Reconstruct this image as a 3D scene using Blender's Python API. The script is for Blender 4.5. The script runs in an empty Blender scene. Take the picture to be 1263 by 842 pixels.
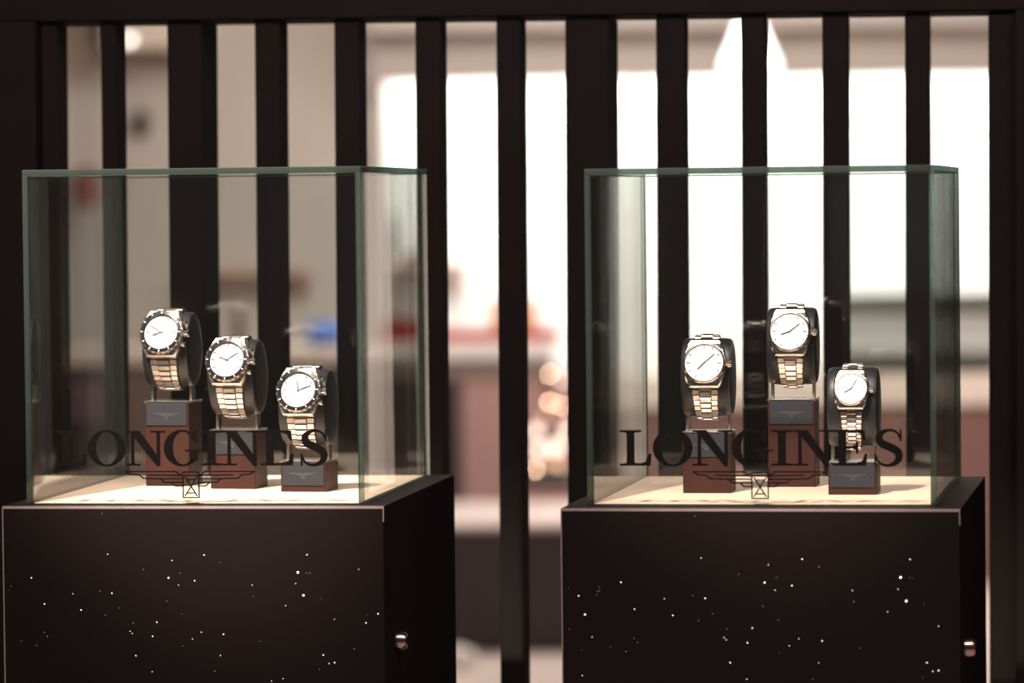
import bpy, bmesh, math, random
from mathutils import Vector, Matrix
random.seed(7)
PI = math.pi
scene = bpy.context.scene
C = scene.collection

# ------------------------------------------------------------------ camera, world, lights, exposure
FPX, PITCH, ROLL, CAM_Z = 4984.3, 0.0343, -0.0109, 1.3693      # focal length in pixels of the 1263-wide frame
cam = bpy.data.cameras.new('camera')
cam.sensor_width = 36.0
cam.lens = FPX / 1263 * 36.0
cam.clip_start = 0.05
cam.clip_end = 100
cam.dof.use_dof = True
cam.dof.focus_distance = 3.74
cam.dof.aperture_fstop = cam.lens / 29.0                         # 29 mm opening
cam_o = bpy.data.objects.new('camera', cam)
C.objects.link(cam_o)
cam_o.matrix_world = Matrix.Translation((0, 0, CAM_Z)) @ Matrix.Rotation(PI/2 - PITCH, 4, 'X') @ Matrix.Rotation(ROLL, 4, 'Z')
scene.camera = cam_o

world = bpy.data.worlds.new('world'); scene.world = world
world.use_nodes = True
world.node_tree.nodes['Background'].inputs[0].default_value = (1.0, 0.86, 0.80, 1)
world.node_tree.nodes['Background'].inputs[1].default_value = 0.045

scene.view_settings.view_transform = 'Standard'
scene.view_settings.look = 'None'
scene.view_settings.exposure = 0.0
scene.view_settings.gamma = 1.0
scene.view_settings.use_curve_mapping = False
scene.cycles.transparent_max_bounces = 40
scene.cycles.max_bounces = 10
scene.cycles.sample_clamp_indirect = 6.0
scene.cycles.use_denoising = True

def look_at(o, target):
    d = Vector(target) - o.location
    o.rotation_euler = d.to_track_quat('-Z', 'Y').to_euler()

def area(name, loc, target, sx, sy, power, col):
    l = bpy.data.lights.new(name, 'AREA'); l.shape = 'RECTANGLE'; l.size = sx; l.size_y = sy
    l.energy = power; l.color = col
    o = bpy.data.objects.new(name, l); C.objects.link(o); o.location = loc; look_at(o, target)
    return o

def spot(name, loc, target, power, angle, blend, col, radius=0.035):
    l = bpy.data.lights.new(name, 'SPOT'); l.energy = power; l.color = col
    l.spot_size = math.radians(angle); l.spot_blend = blend; l.shadow_soft_size = radius
    o = bpy.data.objects.new(name, l); C.objects.link(o); o.location = loc; look_at(o, target)
    return o

WARM = (1.0, 0.85, 0.74)
spot('showcase_spotlight', (-0.84, 2.62, 2.90), (-0.24, 3.80, 1.17), 1200, 15, 0.7, WARM)
spot('showcase_spotlight', (-0.34, 2.52, 2.66), (0.26, 3.70, 1.17), 540, 15, 0.7, WARM)
area('corridor_ceiling_light', (0.2, 2.0, 3.5), (0.1, 3.9, 0.9), 2.6, 0.8, 125, (1.0, 0.82, 0.76))
area('shop_ceiling_light', (1.0, 9.0, 2.56), (1.0, 9.4, 0), 3.0, 2.0, 80, (1.0, 0.94, 0.89))
area('shop_ceiling_light', (0.7, 13.2, 2.56), (0.7, 13.5, 0), 2.6, 1.6, 125, (1.0, 0.94, 0.89))
area('shop_ceiling_light', (-0.70, 13.9, 2.4), (-0.70, 15.4, 0.9), 0.5, 0.3, 2.5, (1.0, 0.95, 0.90))  # added lamp without a seen fixture, brightens the beige wall
area('wall_wash_light', (0.85, 15.45, 2.30), (0.85, 15.95, 1.3), 3.0, 0.10, 78, (0.97, 1.0, 0.97))

# ------------------------------------------------------------------ materials
def mat(name, col, rough=0.5, metal=0.0, spec=0.5, noise=0.0, nscale=40.0, bump=0.0, col2=None, emit=None, estr=0.0, stretch=None):
    m = bpy.data.materials.new(name); m.use_nodes = True
    nt = m.node_tree; b = nt.nodes['Principled BSDF']
    b.inputs['Base Color'].default_value = (*col, 1)
    b.inputs['Roughness'].default_value = rough
    b.inputs['Metallic'].default_value = metal
    b.inputs['Specular IOR Level'].default_value = spec
    if emit:
        b.inputs['Emission Color'].default_value = (*emit, 1); b.inputs['Emission Strength'].default_value = estr
    if noise or bump or col2:
        tc = nt.nodes.new('ShaderNodeTexCoord'); mp = nt.nodes.new('ShaderNodeMapping')
        if stretch: mp.inputs['Scale'].default_value = stretch
        n = nt.nodes.new('ShaderNodeTexNoise'); n.inputs['Scale'].default_value = nscale; n.inputs['Detail'].default_value = 5
        nt.links.new(tc.outputs['Object'], mp.inputs[0]); nt.links.new(mp.outputs[0], n.inputs['Vector'])
        r = nt.nodes.new('ShaderNodeMix'); r.data_type = 'RGBA'
        c2 = col2 or tuple(c * (1 - noise) for c in col)
        r.inputs[6].default_value = (*col, 1); r.inputs[7].default_value = (*c2, 1)
        nt.links.new(n.outputs['Fac'], r.inputs[0]); nt.links.new(r.outputs[2], b.inputs['Base Color'])
        if bump:
            bp = nt.nodes.new('ShaderNodeBump'); bp.inputs['Strength'].default_value = bump; bp.inputs['Distance'].default_value = 0.001
            nt.links.new(n.outputs['Fac'], bp.inputs['Height']); nt.links.new(bp.outputs[0], b.inputs['Normal'])
    return m

def thin_glass(name, tint, refl=1.0, f0=0.04):
    """clear sheet: passes light straight, mirrors by Schlick's law from either side"""
    m = bpy.data.materials.new(name); m.use_nodes = True
    nt = m.node_tree; nt.nodes.clear(); N = nt.nodes.new; K = nt.links.new
    out = N('ShaderNodeOutputMaterial'); mix = N('ShaderNodeMixShader'); tr = N('ShaderNodeBsdfTransparent'); gl = N('ShaderNodeBsdfGlossy')
    tr.inputs[0].default_value = (*tint, 1); gl.inputs['Roughness'].default_value = 0.0
    gl.inputs['Color'].default_value = (refl, refl, refl, 1)
    geo = N('ShaderNodeNewGeometry'); dot = N('ShaderNodeVectorMath'); dot.operation = 'DOT_PRODUCT'
    K(geo.outputs['Incoming'], dot.inputs[0]); K(geo.outputs['Normal'], dot.inputs[1])
    ab = N('ShaderNodeMath'); ab.operation = 'ABSOLUTE'; K(dot.outputs['Value'], ab.inputs[0])
    s = N('ShaderNodeMath'); s.operation = 'SUBTRACT'; s.use_clamp = True; s.inputs[0].default_value = 1.0; K(ab.outputs[0], s.inputs[1])
    p = N('ShaderNodeMath'); p.operation = 'POWER'; p.inputs[1].default_value = 5.0; K(s.outputs[0], p.inputs[0])
    ma = N('ShaderNodeMath'); ma.operation = 'MULTIPLY_ADD'; ma.inputs[1].default_value = 1 - f0; ma.inputs[2].default_value = f0; K(p.outputs[0], ma.inputs[0])
    K(ma.outputs[0], mix.inputs[0]); K(tr.outputs[0], mix.inputs[1]); K(gl.outputs[0], mix.inputs[2]); K(mix.outputs[0], out.inputs[0])
    return m

def edge_glass(name):
    m = bpy.data.materials.new(name); m.use_nodes = True
    nt = m.node_tree; nt.nodes.clear(); N = nt.nodes.new; K = nt.links.new
    out = N('ShaderNodeOutputMaterial'); a = N('ShaderNodeMixShader'); b = N('ShaderNodeMixShader')
    tr = N('ShaderNodeBsdfTransparent'); tr.inputs[0].default_value = (0.34, 0.45, 0.40, 1)
    df = N('ShaderNodeBsdfDiffuse'); df.inputs[0].default_value = (0.032, 0.044, 0.038, 1)
    gl = N('ShaderNodeBsdfGlossy'); gl.inputs['Roughness'].default_value = 0.25; gl.inputs['Color'].default_value = (0.45, 0.6, 0.53, 1)
    a.inputs[0].default_value = 0.45; K(tr.outputs[0], a.inputs[1]); K(df.outputs[0], a.inputs[2])
    b.inputs[0].default_value = 0.12; K(a.outputs[0], b.inputs[1]); K(gl.outputs[0], b.inputs[2]); K(b.outputs[0], out.inputs[0])
    return m

M = {
 'slat': mat('dark_brown_paint', (0.0104, 0.0078, 0.0076), 0.85, spec=0.06, noise=0.25, nscale=30),
 'plinth': mat('dark_laminate', (0.0066, 0.0037, 0.0036), 0.6, spec=0.12, noise=0.2, nscale=12),
 'plinth_side': mat('black_laminate', (0.0085, 0.0052, 0.0050), 0.8, spec=0.04, noise=0.2, nscale=12),
 'trim': mat('worn_pale_edge', (0.42, 0.33, 0.32), 0.35, metal=0.4, noise=0.4, nscale=60),  # peeled laminate edge and its bright highlight, put into one pale colour
 'star': mat('fibre_light_tip', (0.9, 0.88, 0.85), 0.3, emit=(1.0, 0.93, 0.88), estr=2.0),  # star dots of the front panel, drawn self-glowing
 'star_dim': mat('fibre_light_tip_faint', (0.7, 0.68, 0.65), 0.3, emit=(1.0, 0.93, 0.88), estr=0.45),
 'chrome': mat('chrome', (0.38, 0.27, 0.24), 0.22, metal=1.0),
 'glass': thin_glass('clear_case_glass', (0.965, 0.98, 0.97)),
 'glass_edge': edge_glass('green_glass_edge'),
 'crystal': thin_glass('watch_crystal', (0.985, 0.985, 0.985), f0=0.012),
 'letter': mat('matt_black_lettering', (0.0018, 0.0012, 0.0012), 0.6, spec=0.06),
 'maple': mat('pale_wood', (0.60, 0.44, 0.33), 0.42, col2=(0.73, 0.57, 0.45), nscale=9, stretch=(1, 9, 1)),
 'walnut': mat('red_brown_wood', (0.042, 0.0125, 0.0085), 0.45, spec=0.25, col2=(0.020, 0.0065, 0.0046), nscale=22, stretch=(7, 7, 0.8)),
 'plaque': mat('grey_leather', (0.024, 0.025, 0.031), 0.6, spec=0.2, noise=0.3, nscale=300, bump=0.2),
 'emboss': mat('embossed_grey', (0.060, 0.061, 0.070), 0.4),
 'cushion': mat('black_leather', (0.012, 0.012, 0.0145), 0.38, noise=0.3, nscale=250, bump=0.15),
 'steel': mat('brushed_steel', (0.66, 0.60, 0.55), 0.26, metal=1.0, noise=0.12, nscale=200),
 'steel_pol': mat('polished_steel', (0.74, 0.69, 0.66), 0.14, metal=1.0),
 'steel_dk': mat('link_joint_steel', (0.22, 0.18, 0.16), 0.35, metal=1.0),
 'bezel_blk': mat('black_bezel', (0.012, 0.011, 0.014), 0.16),
 'dial': mat('silver_dial', (0.93, 0.91, 0.91), 0.3),
 'subdial': mat('subdial_grey', (0.42, 0.39, 0.40), 0.35, metal=0.3),
 'hand': mat('dark_hands', (0.02, 0.018, 0.022), 0.5),
}

# ------------------------------------------------------------------ mesh helpers
def obj(name, bm, m, parent=None, smooth=False, mats=None):
    me = bpy.data.meshes.new(name)
    bmesh.ops.recalc_face_normals(bm, faces=bm.faces[:])
    bm.to_mesh(me); bm.free()
    for mm in (mats or [m]): me.materials.append(mm)
    if smooth:
        for p in me.polygons: p.use_smooth = True
        try: me.set_sharp_from_angle(angle=math.radians(38))
        except Exception: pass
    o = bpy.data.objects.new(name, me); C.objects.link(o)
    if parent: o.parent = parent
    return o

def thing(name, label, cat, loc=(0, 0, 0), rotz=0, group=None):
    o = bpy.data.objects.new(name, None); C.objects.link(o); o.empty_display_size = 0.02
    o.location = loc; o.rotation_euler = (0, 0, rotz)
    o['label'] = label; o['category'] = cat
    if group: o['group'] = group
    return o

def tag(o, label, cat, group=None):
    o['label'] = label; o['category'] = cat
    if group: o['group'] = group
    return o

def struct(o):
    o['kind'] = 'structure'; return o

def bx(bm, x0, x1, y0, y1, z0, z1, bev=0.0, f=None):
    vs = [bm.verts.new((x, y, z)) for x in (x0, x1) for y in (y0, y1) for z in (z0, z1)]
    fs = [(0,1,3,2), (4,6,7,5), (0,4,5,1), (2,3,7,6), (0,2,6,4), (1,5,7,3)]
    faces = [bm.faces.new([vs[i] for i in q]) for q in fs]
    if bev:
        es = list({e for fc in faces for e in fc.edges})
        r = bmesh.ops.bevel(bm, geom=es, offset=bev, segments=1, affect='EDGES')
        vs = list({v for v in vs if v.is_valid} | set(r['verts']))
    if f:
        for v in vs: v.co = f(v.co)
    return vs

def box(name, m, parent, x0, x1, y0, y1, z0, z1, bev=0.0):
    bm = bmesh.new(); bx(bm, x0, x1, y0, y1, z0, z1, bev); return obj(name, bm, m, parent)

def prism(bm, pts, z0, z1, f):
    """extruded outline; f maps (x, y, z) to a place"""
    a = [bm.verts.new(f(Vector((x, y, z0)))) for x, y in pts]
    b = [bm.verts.new(f(Vector((x, y, z1)))) for x, y in pts]
    n = len(pts)
    bm.faces.new(a[::-1]); bm.faces.new(b)
    for i in range(n): bm.faces.new([a[i], a[(i+1) % n], b[(i+1) % n], b[i]])

def strip(bm, outer, inner, z0, z1, f, closed=True):
    """band between two matching outlines, extruded"""
    L = [[bm.verts.new(f(Vector((x, y, z)))) for x, y in o] for o in (outer, inner) for z in (z0, z1)]
    o0, o1, i0, i1 = L; n = len(outer)
    for i in range(n if closed else n - 1):
        j = (i + 1) % n
        bm.faces.new([o0[i], o0[j], o1[j], o1[i]]); bm.faces.new([i0[j], i0[i], i1[i], i1[j]])
        bm.faces.new([o1[i], o1[j], i1[j], i1[i]]); bm.faces.new([o0[j], o0[i], i0[i], i0[j]])
    if not closed:
        for k in (0, n - 1): bm.faces.new([o0[k], o1[k], i1[k], i0[k]])

def lathe(bm, prof, f, n=48, rfun=None):
    """profile of (radius, height) turned about local z, placed by f; ends with radius 0 close"""
    rings = []
    for r, z in prof:
        if r < 1e-7: rings.append([bm.verts.new(f(Vector((0, 0, z))))])
        else:
            rings.append([bm.verts.new(f(Vector((r * (rfun(k) if rfun else 1) * math.cos(2*PI*k/n), r * (rfun(k) if rfun else 1) * math.sin(2*PI*k/n), z)))) for k in range(n)])
    for a, b in zip(rings, rings[1:]):
        for k in range(n):
            k2 = (k + 1) % n
            if len(a) == 1 and len(b) == 1: continue
            if len(a) == 1: bm.faces.new([a[0], b[k2], b[k]])
            elif len(b) == 1: bm.faces.new([a[k], a[k2], b[0]])
            else: bm.faces.new([a[k], a[k2], b[k2], b[k]])
    return rings

def lathe_obj(name, prof, m, parent, f=lambda v: v, n=32, smooth=True):
    bm = bmesh.new(); lathe(bm, prof, f, n); return obj(name, bm, m, parent, smooth)

def tube(bm, pts, r, n=8):
    pts = [Vector(p) for p in pts]; rings = []
    for i, p in enumerate(pts):
        d = (pts[min(i+1, len(pts)-1)] - pts[max(i-1, 0)]).normalized()
        a = d.orthogonal().normalized() if i == 0 else (rings_a - d * rings_a.dot(d)).normalized()
        rings_a = a; b = d.cross(a)
        rr = r[i] if isinstance(r, (list, tuple)) else r
        rings.append([bm.verts.new(p + (a*math.cos(2*PI*k/n) + b*math.sin(2*PI*k/n)) * rr) for k in range(n)])
    for u, v in zip(rings, rings[1:]):
        for k in range(n): bm.faces.new([u[k], u[(k+1) % n], v[(k+1) % n], v[k]])
    bm.faces.new(rings[0][::-1]); bm.faces.new(rings[-1])

def poly_width(bm, pts, w, z0, z1, f):
    """straight pen strokes along a polyline"""
    for (x0, y0), (x1, y1) in zip(pts, pts[1:]):
        d = Vector((x1-x0, y1-y0)); l = d.length; d /= l; n = Vector((-d.y, d.x)) * w/2; e = d * w/2
        a = Vector((x0, y0)) - e; b = Vector((x1, y1)) + e
        prism(bm, [tuple(a-n), tuple(b-n), tuple(b+n), tuple(a+n)], z0, z1, f)

def at(u, v, Y):
    """the world point at depth Y seen at pixel (u, v) of the 1263x842 photograph"""
    a0, b0 = u - 631.5, v - 421.0
    a = a0*math.cos(ROLL) + b0*math.sin(ROLL); b = -a0*math.sin(ROLL) + b0*math.cos(ROLL)
    cx, cz = a/FPX, -b/FPX
    y = math.cos(PITCH) + cz*math.sin(PITCH); z = -math.sin(PITCH) + cz*math.cos(PITCH)
    t = Y / y
    return Vector((cx*t, Y, z*t + CAM_Z))

# ------------------------------------------------------------------ the setting
ZT = 1.10                                                          # height of the plinth tops
M['floor'] = mat('pale_stone_floor', (0.76, 0.62, 0.55), 0.4, noise=0.12, nscale=3)
M['wall_white'] = mat('white_wall_paint', (0.88, 0.89, 0.86), 0.6, noise=0.03, nscale=2)
M['wall_beige'] = mat('beige_wall_paint', (0.66, 0.60, 0.53), 0.7, noise=0.08, nscale=2)
M['wall_dark'] = mat('dark_partition_paint', (0.03, 0.024, 0.023), 0.6, noise=0.1, nscale=2)
M['ceil'] = mat('ceiling_paint', (0.62, 0.57, 0.53), 0.8, noise=0.04, nscale=2)
M['soffit'] = mat('taupe_soffit', (0.52, 0.46, 0.41), 0.7, noise=0.08, nscale=3)
struct(box('floor', M['floor'], None, -3.4, 3.4, -3, 16.4, -0.1, 0))
struct(box('wall_back', M['wall_white'], None, -3.4, 3.4, 16.0, 16.2, 0, 2.6))
xl = at(462, 250, 15.4).x
struct(box('wall_back_left', M['wall_beige'], None, -3.2, xl, 15.4, 15.98, 0, 2.6))
struct(box('wall_left', M['wall_beige'], None, -3.4, -3.2, 4.5, 16.0, 0, 2.6))
struct(box('wall_right', M['wall_dark'], None, 3.2, 3.4, 4.5, 13.4, 0, 2.6))  # unseen wall, coloured dark so the case panes reflect less
struct(box('wall_right_rear', M['soffit'], None, 3.2, 3.4, 13.4, 16.0, 0, 2.6))
struct(box('ceiling', M['ceil'], None, -3.4, 3.4, 4.5, 16.2, 2.6, 2.7))
# hanging soffit that shades the lamps washing the white wall
zs0, zs1 = at(800, 97, 15.1).z, at(800, 36, 15.1).z
struct(box('trim_1', M['soffit'], None, xl, 3.2, 15.1, 15.22, zs0, zs1))
struct(box('trim_2', M['ceil'], None, xl, 3.2, 14.9, 15.22, zs1, 2.6))
# pilaster where beige meets white
struct(box('trim_3', M['ceil'], None, xl, at(475, 250, 15.3).x, 15.3, 15.98, 0, 2.6))
# bulkhead over the beige wall: bulb light put into its pale colour, then a cornice strip
zb = at(180, 58, 15.0)
M['bulkhead'] = mat('cream_bulkhead', (0.86, 0.74, 0.62), 0.7, noise=0.05, nscale=3)
M['cornice'] = mat('brown_cornice', (0.26, 0.20, 0.17), 0.7, noise=0.1, nscale=3)
struct(box('trim_4', M['bulkhead'], None, at(128, 58, 15.0).x, at(250, 58, 15.0).x, 15.0, 15.39, zb.z, 2.6))
struct(box('trim_5', M['cornice'], None, at(128, 58, 15.2).x, at(250, 58, 15.2).x, 15.25, 15.39, at(180, 72, 15.2).z, zb.z))

# ------------------------------------------------------------------ slatted screen
SC_Y, SC_YAW, SC_ROLL = 4.17, -0.12, 0.0045
screen = thing('slatted_screen', 'tall dark brown slatted screen standing behind the two glass cases', 'screen', (0, SC_Y, 0))
screen.rotation_euler = (0, SC_ROLL, SC_YAW)
bpy.context.view_layer.update()
SM = Matrix.Translation((0, SC_Y, 0)) @ Matrix.Rotation(SC_YAW, 4, 'Z') @ Matrix.Rotation(SC_ROLL, 4, 'Y')
SMi = SM.inverted()
def on_screen(u, v, depth):
    """point of the screen's own plane y=depth on the line of sight through a pixel"""
    o = SMi @ Vector((0, 0, CAM_Z)); d = SMi @ at(u, v, 4.0) - o
    return o + d * ((depth - o.y) / d.y)
VPX = 631 + FPX*math.tan(-SC_YAW)
slats = [(50, 83, .05), (124, 155, .05), (206, 268, .09), (314, 355, .05), (412, 452, .05), (512, 551, .05), (612, 649, .05),
         (697, 762, .10), (809, 849, .05), (914, 947, .05), (1014, 1048, .05), (1116, 1148, .05)]
ztop = on_screen(631, 21, 0).z
for u0, u1, dep in slats:
    xa = on_screen(u0, 30, 0 if u0 < VPX else dep).x
    xb = on_screen(u1, 30, dep if u1 < VPX else 0).x
    box('slat', M['slat'], screen, xa, xb, 0, dep, 0.0, ztop, 0.0012)
xL, xR = on_screen(50, 30, 0).x, on_screen(1219, 30, 0.05).x
box('frame_post', M['slat'], screen, -0.95, xL - 0.002, -0.02, 0.10, 0.0, ztop, 0.002)
box('frame_post', M['slat'], screen, xR, 0.95, 0, 0.10, 0.0, ztop, 0.002)
box('frame_post', M['slat'], screen, on_screen(1251.5, 30, 0).x, 0.95, -0.02, -0.0004, 0.0, ztop, 0.002)
box('top_beam', M['slat'], screen, -0.95, 0.95, -0.006, 0.11, ztop, 2.55, 0.002)

# ------------------------------------------------------------------ plinths and glass cases
W, D = 0.35, 0.414
STARS = [(345,217,1),(660,219,2),(555,237,1),(994,218,2),(713,242,0),(462,266,0),(1160,263,1),(93,293,2),(543,292,3),(628,301,2),(580,277,0),
 (964,274,4),(992,275,0),(1003,275,0),(575,315,1),(956,310,1),(815,315,1),(819,350,0),(25,320,0),(17,333,0),(229,344,1),(318,334,0),(357,342,2),
 (981,347,4),(1036,356,0),(536,366,0),(135,377,2),(255,396,2),(380,389,0),(585,408,0),(923,380,1),(335,412,0),(1080,424,1),(1187,408,0),(1221,405,2),
 (1182,434,2),(503,434,2),(425,437,0),(415,464,1),(422,471,1),(488,480,2),(648,466,1),(618,488,1),(720,472,2),(838,494,0),(133,468,0),(143,481,0),
 (57,497,0),(107,510,0),(587,511,0),(433,542,2),(709,540,1),(1143,517,0),(1043,537,2),(1061,564,1),(1079,561,2),(485,593,1),(690,590,0),(911,613,1),
 (874,621,1),(632,634,1),(1030,583,0),(328,86,0)]
STAR_MM = [0.00022, 0.00033, 0.00050, 0.00072, 0.00098]
star_xz = [(u/2.631/472.5*W, -(600 + v/2.631 - 624.0)*0.741e-3, s) for u, v, s in STARS]
EXTRA = [(718,460,2),(738,521,3),(686,435,0),(785,432,0),(780,445,0),(761,594,1),(727,637,0),(727,720,1),(686,569,0)]
extra_xz = [((440 + u/2.631 - 691.5)/491*W, -(560 + v/2.631 - 627)*0.713e-3, s) for u, v, s in EXTRA]

def make_plinth(label, loc, yaw, xoff, extra):
    t = thing('display_plinth', label, 'plinth', (*loc, 0), yaw, 'display plinths')
    bm = bmesh.new(); bx(bm, 0, W, 0.0012, D, 0, ZT - 0.0012, 0.0008); obj('body', bm, M['plinth_side'], t)
    box('front_panel', M['plinth'], t, 0.0008, W - 0.0008, 0, 0.0011, 0, ZT - 0.0022)
    bm = bmesh.new(); bx(bm, 0, W, 0.0022, D, ZT - 0.0012, ZT); obj('top_panel', bm, M['plinth'], t)
    box('edge_trim', M['trim'], t, 0, W, 0.0, 0.0022, ZT - 0.0022, ZT)
    box('edge_trim', M['trim'], t, -0.0002, 0.0008, 0.0, 0.0011, 0.2, ZT - 0.0022)
    box('edge_trim', M['trim'], t, W - 0.0008, W, 0.0, 0.0011, ZT - 0.014, ZT - 0.0022)
    lk = lathe_obj('lock', [(0, 0), (0.0085, 0), (0.0085, 0.006), (0.0070, 0.0090), (0.0045, 0.0095), (0, 0.0083)], M['chrome'], t,
              lambda v: Vector((W + v.z, 0.062 + v.x, ZT - 0.127 + v.y)), 24)
    box('keyhole', M['plinth_side'], lk, W + 0.0085, W + 0.0097, 0.0613, 0.0627, ZT - 0.130, ZT - 0.124)
    bm = bmesh.new()
    pts = [(x + xoff, z, s) for x, z, s in star_xz] + (extra_xz if extra else [])
    for x, z, s in pts:
        if not 0.004 < x < W - 0.004: continue
        r = STAR_MM[s]; nf0 = len(bm.faces)
        lathe(bm, [(r, 0), (r*0.8, r*0.35), (0, r*0.5)], lambda v, x=x, z=z: Vector((x + v.x, -v.z, ZT + z + v.y)), 8)
        if s == 0:
            bm.faces.ensure_lookup_table()
            for fc in bm.faces[nf0:]: fc.material_index = 1
    st = obj('star_lights', bm, None, t, mats=[M['star'], M['star_dim']])
    st['kind'] = 'stuff'; st['label'] = 'scatter of tiny bright light points'
    return t

def ell(cx, cy, rx, ry, a0, a1, n):
    return [(cx + rx*math.cos(math.radians(a0 + (a1-a0)*i/(n-1))), cy + ry*math.sin(math.radians(a0 + (a1-a0)*i/(n-1)))) for i in range(n)]
def R(x0, y0, x1, y1): return [(x0, y0), (x1, y0), (x1, y1), (x0, y1)]

def letter_bm(ch, f, th):
    bm = bmesh.new(); P = lambda pts: prism(bm, pts, 0, th, f)
    if ch == 'L':
        P([(0.0,0.945),(0.0,1.0),(0.62,1.0),(0.62,0.945),(0.44,0.93),(0.42,0.90),(0.42,0.10),(0.46,0.07),(0.62,0.07),(0.74,0.12),(0.82,0.34),(0.90,0.34),(0.88,0.0),(0.0,0.0),(0.0,0.055),(0.17,0.07),(0.20,0.10),(0.20,0.90),(0.17,0.93)])
    elif ch == 'O':
        strip(bm, ell(.57, .5, .56, .525, 0, 354, 60), ell(.57, .5, .315, .465, 0, 354, 60), 0, th, f)
    elif ch == 'N':
        P([(0.0,1.0),(0.40,1.0),(0.90,0.31),(0.90,0.92),(0.86,0.945),(0.72,0.945),(0.72,1.0),(1.16,1.0),(1.16,0.945),(1.03,0.945),(1.00,0.92),(1.00,-0.02),(0.90,-0.02),(0.245,0.80),(0.245,0.08),(0.28,0.055),(0.42,0.055),(0.42,0.0),(0.0,0.0),(0.0,0.055),(0.11,0.055),(0.145,0.08),(0.145,0.90),(0.11,0.945),(0.0,0.945)])
    elif ch == 'G':
        a0, a1 = 48, 318
        strip(bm, ell(.54, .5, .54, .525, a0, a1, 50), ell(.56, .5, .30, .465, a0, a1, 50), 0, th, f, False)
        P([(0.80,0.80),(0.90,0.66),(0.955,0.66),(0.955,1.02),(0.90,1.02),(0.87,0.93)])
        P([(0.62,0.40),(1.14,0.40),(1.14,0.455),(0.62,0.455)])
        P([(0.76,0.08),(0.98,0.15),(0.98,0.41),(0.76,0.41)])
    elif ch == 'I':
        P([(0.0,0.945),(0.0,1.0),(0.60,1.0),(0.60,0.945),(0.44,0.93),(0.41,0.90),(0.41,0.10),(0.44,0.07),(0.60,0.055),(0.60,0.0),(0.0,0.0),(0.0,0.055),(0.16,0.07),(0.19,0.10),(0.19,0.90),(0.16,0.93)])
    elif ch == 'E':
        P([(0.0,0.945),(0.0,1.0),(0.90,1.0),(0.93,0.70),(0.87,0.70),(0.78,0.89),(0.64,0.93),(0.39,0.93),(0.39,0.545),(0.54,0.545),(0.64,0.59),(0.67,0.69),(0.72,0.69),(0.72,0.34),(0.67,0.34),(0.64,0.44),(0.54,0.48),(0.39,0.48),(0.39,0.07),(0.66,0.07),(0.82,0.13),(0.91,0.34),(0.97,0.34),(0.94,0.0),(0.0,0.0),(0.0,0.055),(0.15,0.07),(0.17,0.10),(0.17,0.90),(0.14,0.93)])
    elif ch == 'S':
        ctr = [(0.735,0.77),(0.68,0.90),(0.56,0.975),(0.41,0.985),(0.26,0.93),(0.165,0.82),(0.17,0.70),(0.26,0.605),(0.42,0.535),(0.58,0.46),(0.69,0.36),(0.705,0.22),(0.62,0.09),(0.45,0.015),(0.29,0.02),(0.15,0.10),(0.075,0.26)]
        wd = [0.05,0.06,0.07,0.085,0.13,0.19,0.215,0.22,0.225,0.225,0.22,0.20,0.145,0.085,0.07,0.06,0.05]
        cs = []
        for i in range(len(ctr) - 1):
            p0, p1, p2, p3 = [Vector(ctr[max(0, min(len(ctr)-1, i+k))]) for k in (-1, 0, 1, 2)]
            for s in range(4):
                t = s/4
                cs.append((0.5*((2*p1) + (p2-p0)*t + (2*p0-5*p1+4*p2-p3)*t*t + (3*p1-p0-3*p2+p3)*t**3), wd[i]*(1-t)+wd[i+1]*t))
        cs.append((Vector(ctr[-1]), wd[-1]))
        o, n = [], []
        for i, (p, w) in enumerate(cs):
            d = (cs[min(i+1, len(cs)-1)][0] - cs[max(i-1, 0)][0]).normalized(); k = Vector((-d.y, d.x)) * w/2
            o.append(tuple(p + k)); n.append(tuple(p - k))
        strip(bm, o, n, 0, th, f, False)
        P(R(0.735, 0.68, 0.785, 1.02)); P(R(0.03, -0.02, 0.08, 0.34))
    return bm

def emblem_bm(f, th, w=0.036):
    """outlined wings either side of an hourglass in a box; x centred, letter heights"""
    bm = bmesh.new()
    S = lambda pts: poly_width(bm, [((x - 620)/146, (213 - y)/146) for x, y in pts], w, 0, th, f)
    for s in (1, -1):
        m = lambda pts: S([(620 + s*(620 - x) * -1, y) for x, y in pts])
        m([(588, 258), (575, 254), (558, 238), (348, 238), (366, 249), (402, 252), (418, 266), (492, 268), (506, 282), (540, 284), (556, 298), (588, 298)])
        m([(575, 254), (440, 252)]); m([(586, 268), (500, 268)]); m([(586, 283), (545, 283)])
        m([(575, 254), (592, 240), (620, 240)])
    S([(588, 254), (655, 254), (655, 347), (588, 347), (588, 254)])
    S([(597, 262), (646, 338)]); S([(646, 262), (597, 338)]); S([(604, 272), (639, 272)]); S([(604, 328), (639, 328)])
    return bm

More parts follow.
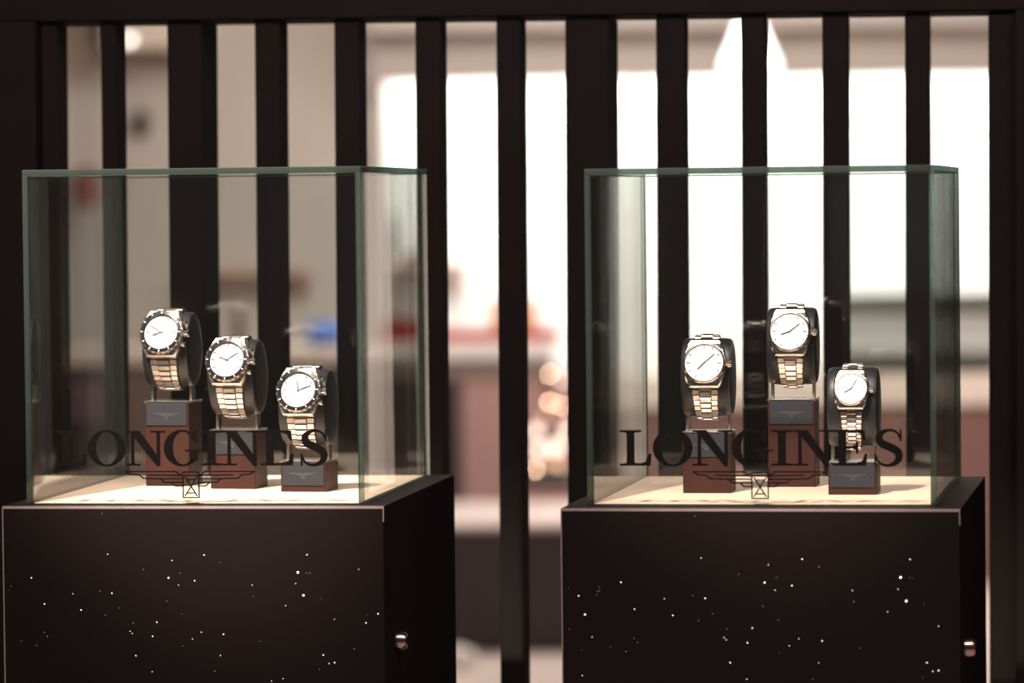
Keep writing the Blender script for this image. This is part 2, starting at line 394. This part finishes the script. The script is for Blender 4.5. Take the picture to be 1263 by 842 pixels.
GT = 0.005
def make_case(label, plinth_loc, yaw, gx, gy, w, d, H, text_x):
    c, s = math.cos(yaw), math.sin(yaw)
    t = thing('glass_case', label, 'glass case', (plinth_loc[0] + gx*c - gy*s, plinth_loc[1] + gx*s + gy*c, ZT), yaw, 'glass showcases')
    def pane(x0, x1, y0, y1, z0, z1, axis):
        bm = bmesh.new(); bx(bm, x0, x1, y0, y1, z0, z1, 0.0006)
        for fc in bm.faces:
            fc.normal_update()
            if abs(fc.normal[axis]) < 0.9: fc.material_index = 1
        return obj('glass_pane', bm, None, t, mats=[M['glass'], M['glass_edge']])
    fp = pane(GT, w - GT, 0, GT, 0.0002, H - GT, 1)
    pane(GT, w - GT, d - GT, d, 0.0002, H - GT, 1)
    pane(0, GT, 0, d, 0.0002, H - GT, 0); pane(w - GT, w, 0, d, 0.0002, H - GT, 0)
    pane(0, w, 0, d, H - GT, H, 2)
    # pale wooden base board inside the glass
    b = box('base_board', M['maple'], t, GT + 0.0005, w - GT - 0.0005, GT + 0.0005, d - GT - 0.0005, 0.0001, 0.0012); b['label'] = 'pale wooden base board'
    # lettering, stuck to the outer face of the front pane
    hgt = 0.0316; zb = 0.0352; th = 0.0012
    xs = [('L', 0.0), ('O', 0.93), ('N', 2.06), ('G', 3.17), ('I', 4.27), ('N', 4.88), ('E', 5.98), ('S', 7.12)]
    for ch, x in xs:
        f = lambda v, x=x: Vector((text_x + (x + v.x)*hgt, -0.0001 - v.z, zb + v.y*hgt))
        o = obj('letter', letter_bm(ch, f, th), M['letter'], fp)
        o['label'] = 'black serif letter ' + ch
    f = lambda v: Vector((text_x + (3.94 + v.x)*hgt, -0.0001 - v.z, zb + v.y*hgt))
    o = obj('winged_emblem', emblem_bm(f, th), M['letter'], fp); o['label'] = 'black outlined wings and hourglass emblem'
    return t

PL, YL = (-0.4628, 3.6484), -0.1391
PR, YR = (0.0412, 3.5502), -0.1691
make_plinth('dark plinth under the glass case with three black-bezel watches', PL, YL, 0.0, False)
make_plinth('dark plinth under the glass case with three plain-bezel watches', PR, YR, 0.0268, True)
make_case('lettered glass case holding three black-bezel chronograph watches', PL, YL, 0.0167, 0.023, 0.3121, 0.3717, 0.3037, 0.0283)
make_case('lettered glass case holding three plain-bezel silver watches', PR, YR, 0.0178, 0.0395, 0.3099, 0.3631, 0.2986, 0.0296)

# ------------------------------------------------------------------ watch stands and watches
BW, BD = 0.0443, 0.040                                             # block width, depth
CA, CB = 0.0362, 0.0260                                            # cushion half height, half depth
def local(p, yaw, x, y):
    return (p[0] + x*math.cos(yaw) - y*math.sin(yaw), p[1] + x*math.sin(yaw) + y*math.cos(yaw))

def make_stand(label, xy, yaw, h):
    """origin at the middle of the block's front bottom edge"""
    t = thing('watch_stand', label, 'watch stand', (*xy, ZT + 0.0013), yaw, 'watch stands')
    hw = BW/2
    box('block', M['walnut'], t, -hw, hw, 0, BD, 0, h - 0.0016, 0.0006)
    box('top_plate', M['steel'], t, -hw - 0.0006, hw + 0.0006, -0.0006, BD + 0.0006, h - 0.0016, h, 0.0003)
    pq = box('plaque', M['plaque'], t, -hw + 0.0018, hw - 0.0018, -0.0012, -0.0001, h - 0.0235, h - 0.0020, 0.0004)
    pq['label'] = 'grey leather plaque with a faint winged emblem'
    sc = 0.0068
    obj('emblem', emblem_bm(lambda v: Vector((v.x*sc, -0.0013 - v.z, h - 0.0105 + v.y*sc)), 0.0002, 0.06), M['emboss'], pq)
    zc = h + 0.0128 + CA
    for s in (-1, 1):
        bm = bmesh.new(); bx(bm, s*0.0195 - 0.0013, s*0.0195 + 0.0013, BD/2 - 0.005, BD/2 + 0.005, h, zc - CA*0.72, 0.0003)
        obj('post', bm, M['steel'], t)
    bm = bmesh.new()
    st = [(-1, 0.0), (-1, 0.62), (-0.985, 0.84), (-0.94, 0.945), (-0.85, 0.985), (-0.5, 1.0), (0, 1.0), (0.5, 1.0), (0.85, 0.985), (0.94, 0.945), (0.985, 0.84), (1, 0.62), (1, 0.0)]
    def f(v):
        return Vector((v.z, BD/2 + v.x*CB, zc + v.y*CA))
    lathe(bm, [(r, x*0.0236) for x, r in st], f, 48)
    obj('cushion', bm, M['cushion'], t, True)
    return zc

def arc_table():
    n = 2000; tt = []; s = 0.0; prev = None
    for i in range(n + 1):
        t = -2.9 + 5.8*i/n
        p = Vector((-(CB + 0.0014)*math.cos(t), (CA + 0.0014)*math.sin(t)))
        if prev is not None: s += (p - prev).length
        tt.append((s, t)); prev = p
    return tt
ARC = arc_table()
def s_of(t):
    return min(ARC, key=lambda q: abs(q[1] - t))[0]
def t_of(s):
    return min(ARC, key=lambda q: abs(q[0] - s))[1]

def make_watch(label, xy, yaw, zc, kind, tsin=0.29, k=1.0, hands=(40, 225)):
    """steel watch wrapped round the cushion; origin at the cushion's lowest front, parts laid out round its centre"""
    cx, cy = local(xy, yaw, 0, BD/2)
    t = thing('wristwatch', label, 'watch', (cx, cy, zc), yaw, 'watches on stands')
    t0 = math.asin(tsin)
    def frame(tt, off=0.0):
        p = Vector((0, -(CB + 0.0014)*math.cos(tt), (CA + 0.0014)*math.sin(tt)))
        nrm = Vector((0, -math.cos(tt)/CB, math.sin(tt)/CA)).normalized(); up = nrm.cross(Vector((1, 0, 0))); up = -up if up.z < 0 and abs(tt) < 1.2 else up
        tan = Vector((0, (CB)*math.sin(tt), CA*math.cos(tt))).normalized()
        return p + nrm*off, tan, nrm
    hp, hu, hn = frame(t0, 0.0012)
    Hf = lambda v: hp + Vector((v.x*k, 0, 0)) + hu*(v.y*k) + hn*(v.z*k)
    ch = kind == 'chrono'
    rc = 0.0202 if ch else 0.0198
    # barrel-shaped middle case, ends bent towards the cushion
    bm = bmesh.new(); yE = 0.0222
    right = [(rc*math.sqrt(1 - (y/0.0305)**2), y) for y in [yE*(-1 + 2*i/20) for i in range(21)]]
    outl = right + [(-x, y) for x, y in right[::-1]]
    inn = [(x*0.93, y*0.95) for x, y in outl]
    bend = lambda v: Hf(Vector((v.x, v.y, v.z - 9.0*max(0, abs(v.y) - 0.008)**2)))
    prism(bm, outl, -0.0012, 0.0042, bend)
    n = len(outl)
    a = [bm.verts.new(bend(Vector((x, y, 0.0042)))) for x, y in outl]; b = [bm.verts.new(bend(Vector((x, y, 0.0056)))) for x, y in inn]
    for i in range(n): bm.faces.new([a[i], a[(i+1) % n], b[(i+1) % n], b[i]])
    bm.faces.new(b)
    obj('case', bm, M['steel_pol'] if not ch else M['steel'], t)
    # bezel
    if ch:
        bm = bmesh.new()
        lathe(bm, [(0.0168, 0.0050), (0.0208, 0.0050), (0.0208, 0.0082), (0.0196, 0.0090), (0.0168, 0.0090), (0.0168, 0.0050)], Hf, 144, lambda q: 1.0 if (q // 3) % 2 else 0.972)
        bz = obj('bezel', bm, M['steel'], t)
        lathe_obj('bezel_insert', [(0.0158, 0.0088), (0.0166, 0.0097), (0.0194, 0.0093), (0.0196, 0.0086)], M['bezel_blk'], bz, Hf, 64)
        for q in range(60):
            if q % 5 == 0:
                ang = q*PI/30; ca, sa = math.cos(ang), math.sin(ang)
                bm = bmesh.new(); bx(bm, 0.0172, 0.0190, -0.0003, 0.0003, 0.0094, 0.0099, f=lambda v: Hf(Vector((v.x*ca - v.y*sa, v.x*sa + v.y*ca, v.z))))
                obj('tick', bm, M['dial'], bz)
        rd, zd, zk = 0.0160, 0.0070, 0.0092
    else:
        lathe_obj('bezel', [(0.0182, 0.0050), (0.0194, 0.0052), (0.0194, 0.0066), (0.0184, 0.0080), (0.0174, 0.0081), (0.0174, 0.0058)], M['steel_pol'], t, Hf, 64)
        rd, zd, zk = 0.0175, 0.0062, 0.0079
    dl = lathe_obj('dial', [(rd, zd - 0.0005), (rd, zd), (0, zd)], M['dial'], t, Hf, 64)
    for q in range(12):
        ang = q*PI/6; ca, sa = math.cos(ang), math.sin(ang)
        if q == 9: continue
        l = 0.0028 if q % 3 else 0.0036
        bm = bmesh.new(); bx(bm, rd - 0.0012 - l, rd - 0.0012, -0.00045, 0.00045, zd + 0.0001, zd + 0.0005, f=lambda v: Hf(Vector((v.x*ca - v.y*sa, v.x*sa + v.y*ca, v.z))))
        obj('hour_marker', bm, M['steel_pol'], dl)
    if ch:
        for sx, sy in ((-0.0068, 0), (0.0068, 0), (0, -0.0068)):
            g = lambda v, sx=sx, sy=sy: Hf(Vector((v.x + sx, v.y + sy, v.z)))
            sd = lathe_obj('subdial', [(0.0036, zd + 0.0001), (0.0036, zd + 0.0003), (0.0032, zd + 0.0003), (0.0032, zd + 0.00015), (0, zd + 0.00015)], M['subdial'], dl, g, 24)
    else:
        bm = bmesh.new(); bx(bm, 0.0105, 0.0135, -0.0011, 0.0011, zd + 0.0001, zd + 0.0003, f=Hf); obj('date_window', bm, M['subdial'], dl)
    for ang, ln, wdt, nm in ((hands[0], 0.0128, 0.0009, 'minute_hand'), (hands[1], 0.0088, 0.0012, 'hour_hand')):
        a_ = math.radians(ang); ca, sa = math.cos(a_), math.sin(a_)
        bm = bmesh.new(); prism(bm, [(-0.002, -wdt*0.5), (ln*0.9, -wdt*0.6), (ln, 0), (ln*0.9, wdt*0.6), (-0.002, wdt*0.5)], zd + 0.0006, zd + 0.0009, lambda v: Hf(Vector((v.x*ca - v.y*sa, v.x*sa + v.y*ca, v.z))))
        obj(nm, bm, M['hand'], t)
    lathe_obj('crystal', [(rd, zk), (rd*0.6, zk + 0.0003), (0, zk + 0.0004)], M['crystal'], t, Hf, 48)
    # crown and pushers on the right flank
    def flank(name, y, r, ln, par):
        x0 = rc*math.sqrt(1 - (y/0.0305)**2) - 0.0006
        bm = bmesh.new(); lathe(bm, [(0, 0), (r*0.55, 0), (r*0.55, ln*0.3), (r, ln*0.34), (r, ln*0.9), (r*0.8, ln), (0, ln)], lambda v: Hf(Vector((x0 + v.z, y + v.x, 0.0026 + v.y))), 28, (lambda q: 1 if q % 2 else 0.93))
        return obj(name, bm, M['steel_pol'], par)
    flank('crown', 0.0, 0.0034, 0.0058, t)
    if ch:
        flank('pusher', 0.0105, 0.0021, 0.0042, t); flank('pusher', -0.0105, 0.0021, 0.0042, t)
    # bracelet rows, tapering towards the clasp
    sh = s_of(t0); rowl = 0.0053*k; w0 = (0.0256 if ch else 0.0238)*k
    for side in (-1, 1):
        s = sh + side*(0.0226*k + rowl*0.5)
        i = 0
        while i < (15 if side < 0 else 11):
            if not 0.002 < s < ARC[-1][0] - 0.002: break
            tt = t_of(s); p, tan, nrm = frame(tt, 0.0004)
            w = w0*(1 - 0.032*min(i, 9)); hl = rowl*0.47
            Lf = lambda v: p + Vector((v.x, 0, 0)) + tan*v.y + nrm*v.z
            bm = bmesh.new()
            bx(bm, -w/2, -w*0.235, -hl, hl, -0.0010, 0.0014, 0.0004, Lf); bx(bm, w*0.235, w/2, -hl, hl, -0.0010, 0.0014, 0.0004, Lf)
            lk = obj('link', bm, M['steel'], t)
            bm = bmesh.new(); sh_ = rowl*0.5; off = 0.15 if ch else 0.9
            bx(bm, -w*0.225, w*0.225, -hl*0.92 + side*sh_*off, hl*0.92 + side*sh_*off, -0.0010, 0.0018, 0.0005, Lf)
            obj('centre_link', bm, M['steel_pol'], lk)
            bm = bmesh.new(); bx(bm, -w*0.44, w*0.44, -rowl*0.55, rowl*0.55, -0.0012, 0.0003, 0, Lf)
            obj('link_pin', bm, M['steel_dk'], lk)
            s += side*rowl; i += 1
    return t

# positions are block-front-middle in each plinth's own frame
LEFT = [(0.0985, 0.2400, 0.0815, 'tallest', -0.10), (0.1708, 0.2000, 0.0563, 'middle-height', -0.10), (0.2463, 0.1615, 0.0293, 'lowest', -0.10)]
RIGHT = [(0.1090, 0.1705, 0.0565, 'middle-height', 0.0), (0.1791, 0.2525, 0.0820, 'tallest', 0.0), (0.2442, 0.1530, 0.0300, 'lowest', 0.0)]
for i, (x, y, h, which, dyaw) in enumerate(LEFT):
    xy = local(PL, YL, x, y)
    zc = make_stand('%s reddish wood stand carrying a black-bezel chronograph' % which, xy, YL + dyaw, h)
    make_watch('steel chronograph with black bezel on the %s wood stand' % which, xy, YL + dyaw, ZT + 0.0013 + zc, 'chrono', 0.40, 1.04, [(150, 200), (35, 160), (20, 100)][i])
rl = ['steel three-hand watch with white dial on the middle-height wood stand', 'steel three-hand watch with white dial on the tallest wood stand', 'small steel watch with slim bracelet on the lowest wood stand']
for i, (x, y, h, which, dyaw) in enumerate(RIGHT):
    xy = local(PR, YR, x, y)
    zc = make_stand('%s reddish wood stand carrying a plain-bezel watch' % which, xy, YR + dyaw, h)
    make_watch(rl[i], xy, YR + dyaw, ZT + 0.0013 + zc, 'plain', 0.34 if i < 2 else 0.42, 1.0 if i < 2 else 0.82, [(42, 225), (38, 200), (60, 210)][i])

# ------------------------------------------------------------------ the shop behind the screen
def pm(name, col, **k):
    M[name] = mat(name, col, **k); return M[name]
pm('counter_lip', (0.80, 0.67, 0.58), rough=0.4, noise=0.08); pm('counter_brown', (0.20, 0.13, 0.10), rough=0.5, noise=0.15, nscale=6)
pm('counter_pink', (0.42, 0.24, 0.21), rough=0.5, noise=0.12, nscale=5); pm('counter_rosewood', (0.21, 0.105, 0.085), rough=0.5, noise=0.12, nscale=5); pm('counter_dark', (0.035, 0.022, 0.022), rough=0.5, noise=0.2, nscale=5)
pm('shelf_wood', (0.72, 0.47, 0.41), rough=0.5, noise=0.15, nscale=8); pm('red_cloth', (0.42, 0.035, 0.035), rough=0.8, noise=0.2, nscale=20)
pm('white_lacquer', (0.75, 0.68, 0.63), rough=0.35, noise=0.04); pm('taupe', (0.27, 0.20, 0.17), rough=0.5, noise=0.1)
pm('orange_box', (0.62, 0.30, 0.13), rough=0.6, noise=0.15, nscale=20); pm('blue_plastic', (0.10, 0.20, 0.62), rough=0.35, noise=0.2, nscale=10)
pm('brown_glass', (0.14, 0.05, 0.03), rough=0.2, noise=0.2); pm('black_plastic', (0.02, 0.02, 0.018), rough=0.5, noise=0.2)
pm('dark_bronze', (0.05, 0.035, 0.03), rough=0.4, noise=0.2); pm('steel_shop', (0.50, 0.51, 0.48), rough=0.35, noise=0.15, nscale=8, stretch=(1, 1, 12))
pm('olive_tray', (0.06, 0.055, 0.035), rough=0.5, noise=0.2); pm('platform_top', (0.66, 0.53, 0.48), rough=0.4, noise=0.06)
pm('lamp_shade', (0.95, 0.95, 0.92), rough=0.4, emit=(1.0, 0.98, 0.95), estr=2.2); pm('bulb', (1, 1, 0.95), emit=(1.0, 0.96, 0.88), estr=3.0)
pm('globe_warm', (1, 0.7, 0.5), emit=(1.0, 0.50, 0.30), estr=1.1); pm('globe_white', (1, 0.9, 0.8), emit=(1.0, 0.82, 0.68), estr=2.0); pm('globe_tiny', (1, 0.8, 0.6), emit=(1.0, 0.62, 0.40), estr=45.0)
pm('cord', (0.1, 0.1, 0.1), rough=0.6); pm('purple_panel', (0.16, 0.07, 0.11), rough=0.4, noise=0.1)
pm('red_lacquer', (0.32, 0.045, 0.035), rough=0.4, noise=0.15)

def pxbox(name, m, parent, u0, u1, v0, v1, Y, dep, bev=0.004):
    a, b = at(u0, v1, Y), at(u1, v0, Y)
    o = (parent.location if parent else Vector((0, 0, 0)))
    bm = bmesh.new(); bx(bm, a.x - o.x, b.x - o.x, Y - o.y, Y + dep - o.y, a.z - o.z, b.z - o.z, bev)
    return obj(name, bm, m, parent)

# long counter along the beige wall
Yc = 13.4
p = at(255, 440, Yc)
t = thing('service_counter', 'long dark counter with pinkish top edge along the beige wall', 'counter', (p.x, Yc, 0))
x0, x1 = at(-60, 440, Yc).x - p.x, at(452, 440, Yc).x - p.x
zt, zl = at(255, 431, Yc).z, at(255, 449, Yc).z
box('worktop', M['counter_lip'], t, x0, x1, -0.03, 0.6, zl, zt, 0.004)
box('body', M['counter_dark'], t, x0 + .02, x1 - .02, 0, 0.58, 0, zl)
box('front_panel', M['purple_panel'], t, x0 + 0.1, at(135, 440, Yc).x - p.x, -0.02, -0.001, at(100, 520, Yc).z, at(100, 470, Yc).z, 0.003)  # purplish reflection on the counter front, built as a coloured panel
box('front_panel', M['counter_brown'], t, at(150, 440, Yc).x - p.x, x1 - 0.1, -0.02, -0.001, 0.15, zl - 0.02, 0.003)
counter_top = zt

# wall shelves with brackets
def wall_shelf(label, u0, u1, v, Y, dep, br):
    a, b = at(u0, v, Y), at(u1, v, Y)
    t = thing('wall_shelf', label, 'shelf', (a.x, Y, a.z))
    box('board', M['shelf_wood'], t, 0, b.x - a.x, 0, dep, -0.026, 0, 0.003)
    for ub in br:
        bm = bmesh.new(); x = at(ub, v, Y).x - a.x
        pts = [(dep - 0.002, -0.028), (0.02, -0.028), (0.02, -0.040), (dep*0.5, -0.055), (dep - 0.04, -0.09), (dep - 0.022, -0.13), (dep - 0.002, -0.13)]
        prism(bm, pts, x - 0.008, x + 0.008, lambda q: Vector((q.z, q.x, q.y)))
        obj('bracket', bm, M['shelf_wood'], t)
    return a.z
wall_shelf('pink wooden shelf with curved bracket on the beige wall', 236, 384, 332, 15.24, 0.155, (255, 374))
z2 = wall_shelf('brownish wooden shelf carrying a dark figurine', 470, 573, 324, 15.7, 0.295, (476, 566))

def stand_on(name, label, cat, prof, m, u, Y, z, neck=None, group=None):
    p = at(u, 300, Y)
    t = thing(name, label, cat, (p.x, Y, z), 0, group)
    lathe_obj('body', prof, m, t, n=24)
    if neck: lathe_obj(neck[0], neck[1], neck[2], t, n=20)
    return t
stand_on('bottle', 'brown glass bottle standing on the long dark counter', 'bottle', [(0, 0), (.019, 0), (.02, .01), (.02, .09), (.009, .12), (.009, .135), (0, .135)], M['brown_glass'], 293, 13.7, counter_top, ('cap', [(0, .135), (.011, .135), (.011, .155), (0, .155)], M['shelf_wood']))
t = thing('blue_canister', 'blue plastic canister lying on the long dark counter', 'canister', (at(402, 410, 13.6).x, 13.6, counter_top))
bm = bmesh.new(); lathe(bm, [(0, -.058), (.036, -.058), (.042, -.05), (.042, .05), (.036, .058), (0, .058)], lambda v: Vector((v.z, v.x, v.y + .042)), 28); obj('body', bm, M['blue_plastic'], t, True)
bm = bmesh.new(); lathe(bm, [(0, -.072), (.020, -.072), (.020, -.058), (0, -.058)], lambda v: Vector((v.z, v.x, v.y + .042)), 20); obj('cap', bm, M['white_lacquer'], t, True)
stand_on('figurine', 'tall dark figurine standing on the brownish shelf', 'figurine', [(0, 0), (.034, 0), (.034, .012), (.018, .02), (.026, .06), (.030, .10), (.022, .13), (.010, .145), (0, .146)], M['dark_bronze'], 483, 15.85, z2, ('head', [(0, .14), (.014, .147), (.020, .165), (.018, .185), (.008, .198), (0, .2)], M['dark_bronze']))
stand_on('jar', 'squat dark jar standing on the brownish shelf', 'jar', [(0, 0), (.030, 0), (.036, .015), (.034, .03), (.022, .038), (0, .038)], M['black_plastic'], 513, 15.85, z2, ('lid', [(0, .038), (.016, .038), (.014, .046), (0, .048)], M['dark_bronze']))

# counter in front of the white wall with the red runner
Yd = 14.05
p = at(575, 440, Yd)
t = thing('sales_counter', 'pinkish sales counter with white top edge and red runner', 'counter', (p.x, Yd, 0))
X = lambda u: at(u, 440, Yd).x - p.x
Z = lambda v: at(575, v, Yd).z
box('worktop', M['white_lacquer'], t, X(458), X(684), -0.02, 0.7, Z(443), Z(423), 0.004)
box('upper_panel', M['taupe'], t, X(462), X(682), 0, 0.66, Z(466), Z(443))
box('front_panel', M['counter_pink'], t, X(569), X(712), 0.01, 0.64, 0.0, Z(466))
box('side_panel', M['counter_dark'], t, X(462), X(568), 0.01, 0.64, 0.0, Z(466))
top2 = Z(423)
tag(pxbox('runner', M['red_cloth'], None, 466, 690, 408, 422.6, Yd + 0.12, 0.4, 0.004), 'long red cloth runner lying on the white counter edge', 'runner')
zr = at(578, 408, Yd + .12).z
t = thing('gift_box', 'orange cardboard box standing on the red runner', 'box', (at(634, 400, 14.2).x, 14.2, zr + 0.002))
w2_ = (at(663, 400, 14.2).x - at(605, 400, 14.2).x)/2
box('carton', M['orange_box'], t, -w2_, w2_, 0, 0.12, 0, 0.075, 0.003); box('lid', M['shelf_wood'], t, -w2_ - .004, w2_ + .004, -.004, .124, 0.0755, 0.105, 0.003)
t = thing('gift_box', 'low dark red box standing on the red runner', 'box', (at(497, 400, 14.2).x, 14.2, zr + 0.002))
box('carton', M['red_lacquer'], t, -.07, .07, 0, 0.12, 0, 0.025, 0.003); box('lid', M['red_lacquer'], t, -.073, .073, -.003, .123, 0.0255, 0.045, 0.003)
t = thing('hanging_cone', 'grey cone hanging under the brownish shelf', 'ornament', (at(500, 340, 15.8).x, 15.82, z2 - 0.191))
lathe_obj('cone', [(0, 0), (.030, 0), (.030, .01), (.012, .16), (0, .16)], M['white_lacquer'], t); lathe_obj('hook', [(0, .16), (.004, .16), (.004, .164), (0, .164)], M['cord'], t)

# string of globe lights on a low table
Yb = 13.25
t = thing('low_table', 'low dark table carrying the glowing globe lights', 'table', (at(672, 595, Yb).x, Yb, 0))
zt_ = at(672, 586, Yb).z
box('top', M['counter_dark'], t, -0.13, 0.19, -0.02, 0.36, zt_ - 0.045, zt_, 0.004)
for sx in (-0.11, 0.16):
    for sy in (0.0, 0.31): box('leg', M['counter_dark'], t, sx, sx + 0.03, sy, sy + 0.03, 0.0, zt_ - 0.046)
G = [(661, 532, .018, 1), (664, 556, .020, 1), (686, 552, .024, 1), (678, 496, .0042, 2), (678, 461, .0040, 2), (694, 470, .012, 1), (692, 500, .0040, 2), (683, 572, .014, 0), (660, 578, .0040, 2), (690, 586, .014, 0), (700, 530, .018, 1), (672, 515, .012, 0), (668, 590, .010, 0)]
t = thing('globe_light_cluster', 'glowing cluster of warm globe lights on the low dark table', 'lights', (at(678, 585, Yb + .15).x, Yb + .15, zt_ + 0.001))
base = t.location
lathe_obj('base', [(0, 0), (.05, 0), (.05, .012), (.012, .018), (.006, .03), (.006, .33), (0, .332)], M['dark_bronze'], t)
for u, v, r, k in G:
    c = at(u, v, Yb + .13 + .03*random.random()) - base
    c.z = max(c.z, r + 0.005)
    bm = bmesh.new(); lathe(bm, [(0, -r)] + [(r*math.cos(a), r*math.sin(a)) for a in (-1.1, -.7, -.3, .1, .5, .9, 1.25)] + [(0, r)], lambda q: q + c, 20)
    g = obj('globe', bm, M[('globe_warm', 'globe_white', 'globe_tiny')[k]], t, True)
    bm = bmesh.new(); tube(bm, [c + Vector((0, 0, 0)), Vector((0, 0, max(.02, min(c.z, .32))))], 0.002, 6); obj('stem', bm, M['dark_bronze'], t)

# low display platform on the floor
Yp = 12.3
zp = at(620, 645, Yp).z
xp = at(600, 645, Yp).x
t = thing('display_platform', 'low dark platform with pale pink top on the shop floor', 'platform', (xp, Yp, 0))
box('top', M['platform_top'], t, -0.62, 0.75, -0.01, 0.90, zp - 0.02, zp, 0.004); box('body', M['counter_dark'], t, -0.6, 0.73, 0.0, 0.88, 0, zp - 0.0205)
t = thing('floor_cushion', 'small rounded pale cushion on the shop floor by the platform', 'cushion', (at(562, 800, 11.9).x, 11.9, 0))
bm = bmesh.new(); lathe(bm, [(0, 0.002), (.05, 0), (.065, .02), (.06, .045), (.03, .06), (0, .063)], lambda v: Vector((v.x, v.y, v.z)), 24); obj('pad', bm, M['white_lacquer'], t, True)
lathe_obj('button', [(0.006, .061), (.005, .066), (0, .067)], M['shelf_wood'], t)

# back counter with steel unit along the white wall
Ye = 14.3
p = at(960, 480, Ye)
t = thing('back_counter', 'pinkish brown back counter with beige lip along the white wall', 'counter', (p.x, Ye, 0))
X = lambda u: at(u, 480, Ye).x - p.x
Z = lambda v: at(1130, v, Ye).z
box('worktop', M['counter_lip'], t, X(745), X(1400), -0.02, 0.7, Z(500), Z(461), 0.006)
box('body', M['counter_rosewood'], t, X(750), X(1395), 0.0, 0.68, 0, Z(501))
topE = Z(461)
t = thing('tray', 'dark olive tray under the steel unit on the back counter', 'tray', (at(1150, 450, Ye).x, Ye + 0.05, topE + 0.001))  # dark band above the counter lip, built as an olive slab
h = Z(443) - topE - 0.002
box('base', M['olive_tray'], t, -0.34, 0.34, 0.03, 0.42, 0, h*0.6, 0.003); box('rim', M['olive_tray'], t, -0.35, 0.35, 0.0, 0.45, h*0.61, h, 0.003)
t = thing('steel_unit', 'grey steel counter unit with dark top on the olive tray', 'appliance', (at(1150, 450, Ye + .05).x, Ye + 0.07, topE + 0.002 + h))
H_ = Z(366) - t.location.z
box('body', M['steel_shop'], t, -0.32, 0.32, 0.0, 0.36, 0, H_*0.72, 0.006); box('top', M['olive_tray'], t, -0.33, 0.33, -0.01, 0.37, H_*0.725, H_, 0.006)
box('door', M['steel_shop'], t, -0.30, -0.01, -0.012, -0.001, H_*.08, H_*.62, 0.004); box('door', M['steel_shop'], t, 0.01, 0.30, -0.012, -0.001, H_*.08, H_*.62, 0.004)
box('grab_rail', M['white_lacquer'], t, -0.30, 0.30, -0.03, -0.013, H_*.64, H_*.70, 0.003)

# lamps
a, b = at(925.5, 93, 13.0), at(925.5, 12, 13.0); hh = b.z - a.z
t = thing('pendant_lamp', 'glowing white conical pendant lamp hanging from the shop ceiling', 'pendant lamp', (a.x, 13.0, a.z))
r = (at(962, 93, 13).x - at(889, 93, 13).x)/2
lathe_obj('shade', [(0, 0.012), (r*.55, 0.002), (r*.90, 0.003), (r, 0.018), (r*.97, 0.04), (r*.22, hh), (r*.12, hh + .01), (0, hh + .01)], M['lamp_shade'], t, n=40)
bm = bmesh.new(); tube(bm, [(0, 0, hh + .01), (0, 0, 2.59 - a.z)], 0.004, 8); obj('cord', bm, M['cord'], t)
lathe_obj('ceiling_rose', [(0, 2.575 - a.z), (.05, 2.58 - a.z), (.05, 2.599 - a.z), (0, 2.599 - a.z)], M['white_lacquer'], t)
c = at(159, 49, 14.0)
t = thing('bulb_lamp', 'bare glowing bulb hanging before the beige wall', 'bulb', (c.x, 14.0, c.z))
rb = 0.018
lathe_obj('globe', [(0, -rb)] + [(rb*math.cos(q), rb*math.sin(q)) for q in (-1.2, -.8, -.4, 0, .4, .8, 1.1)] + [(0, rb)], M['bulb'], t)
lathe_obj('socket', [(0, rb*.8), (.012, rb*.8), (.012, rb + .05), (0, rb + .052)], M['dark_bronze'], t)
bm = bmesh.new(); tube(bm, [(0, 0, rb + .05), (0, 0, 2.59 - c.z)], 0.003, 6); obj('cord', bm, M['cord'], t)
# things on the beige wall
c = at(172, 152, 15.3)
t = thing('wall_speaker', 'small dark oval speaker on the beige wall', 'speaker', (c.x, 15.395, c.z))
lathe_obj('housing', [(1, 0), (1, .03), (.85, .05), (0, .055)], M['black_plastic'], t, lambda v: Vector((v.x*.030, -v.z, v.y*.054)), 28)
lathe_obj('grille', [(.7, .0555), (.6, .06), (0, .062)], M['dark_bronze'], t, lambda v: Vector((v.x*.030, -v.z, v.y*.054)), 28)
c = at(107, 258, 15.2)
t = thing('red_lantern', 'round red lantern hanging before the beige wall', 'lantern', (c.x, 15.2, c.z))
lathe_obj('shade', [(.02, 0), (.045, .02), (.058, .06), (.056, .10), (.04, .135), (.02, .15)], M['red_lacquer'], t); lathe_obj('cap', [(0, .15), (.024, .15), (.02, .162), (0, .164)], M['black_plastic'], t)
bm = bmesh.new(); tube(bm, [(0, 0, .164), (0, 0.02, 2.59 - c.z)], 0.003, 6); obj('cord', bm, M['cord'], t)
c = at(119, 56, 15.2)
t = thing('wall_unit', 'small dark box fixed to the bulkhead above the red lantern', 'wall unit', (c.x, 15.398, c.z))
box('casing', M['dark_bronze'], t, -.02, .045, -.10, 0, 0, .12, .004); box('vent', M['black_plastic'], t, -.01, .035, -.106, -.101, .02, .05, .001)
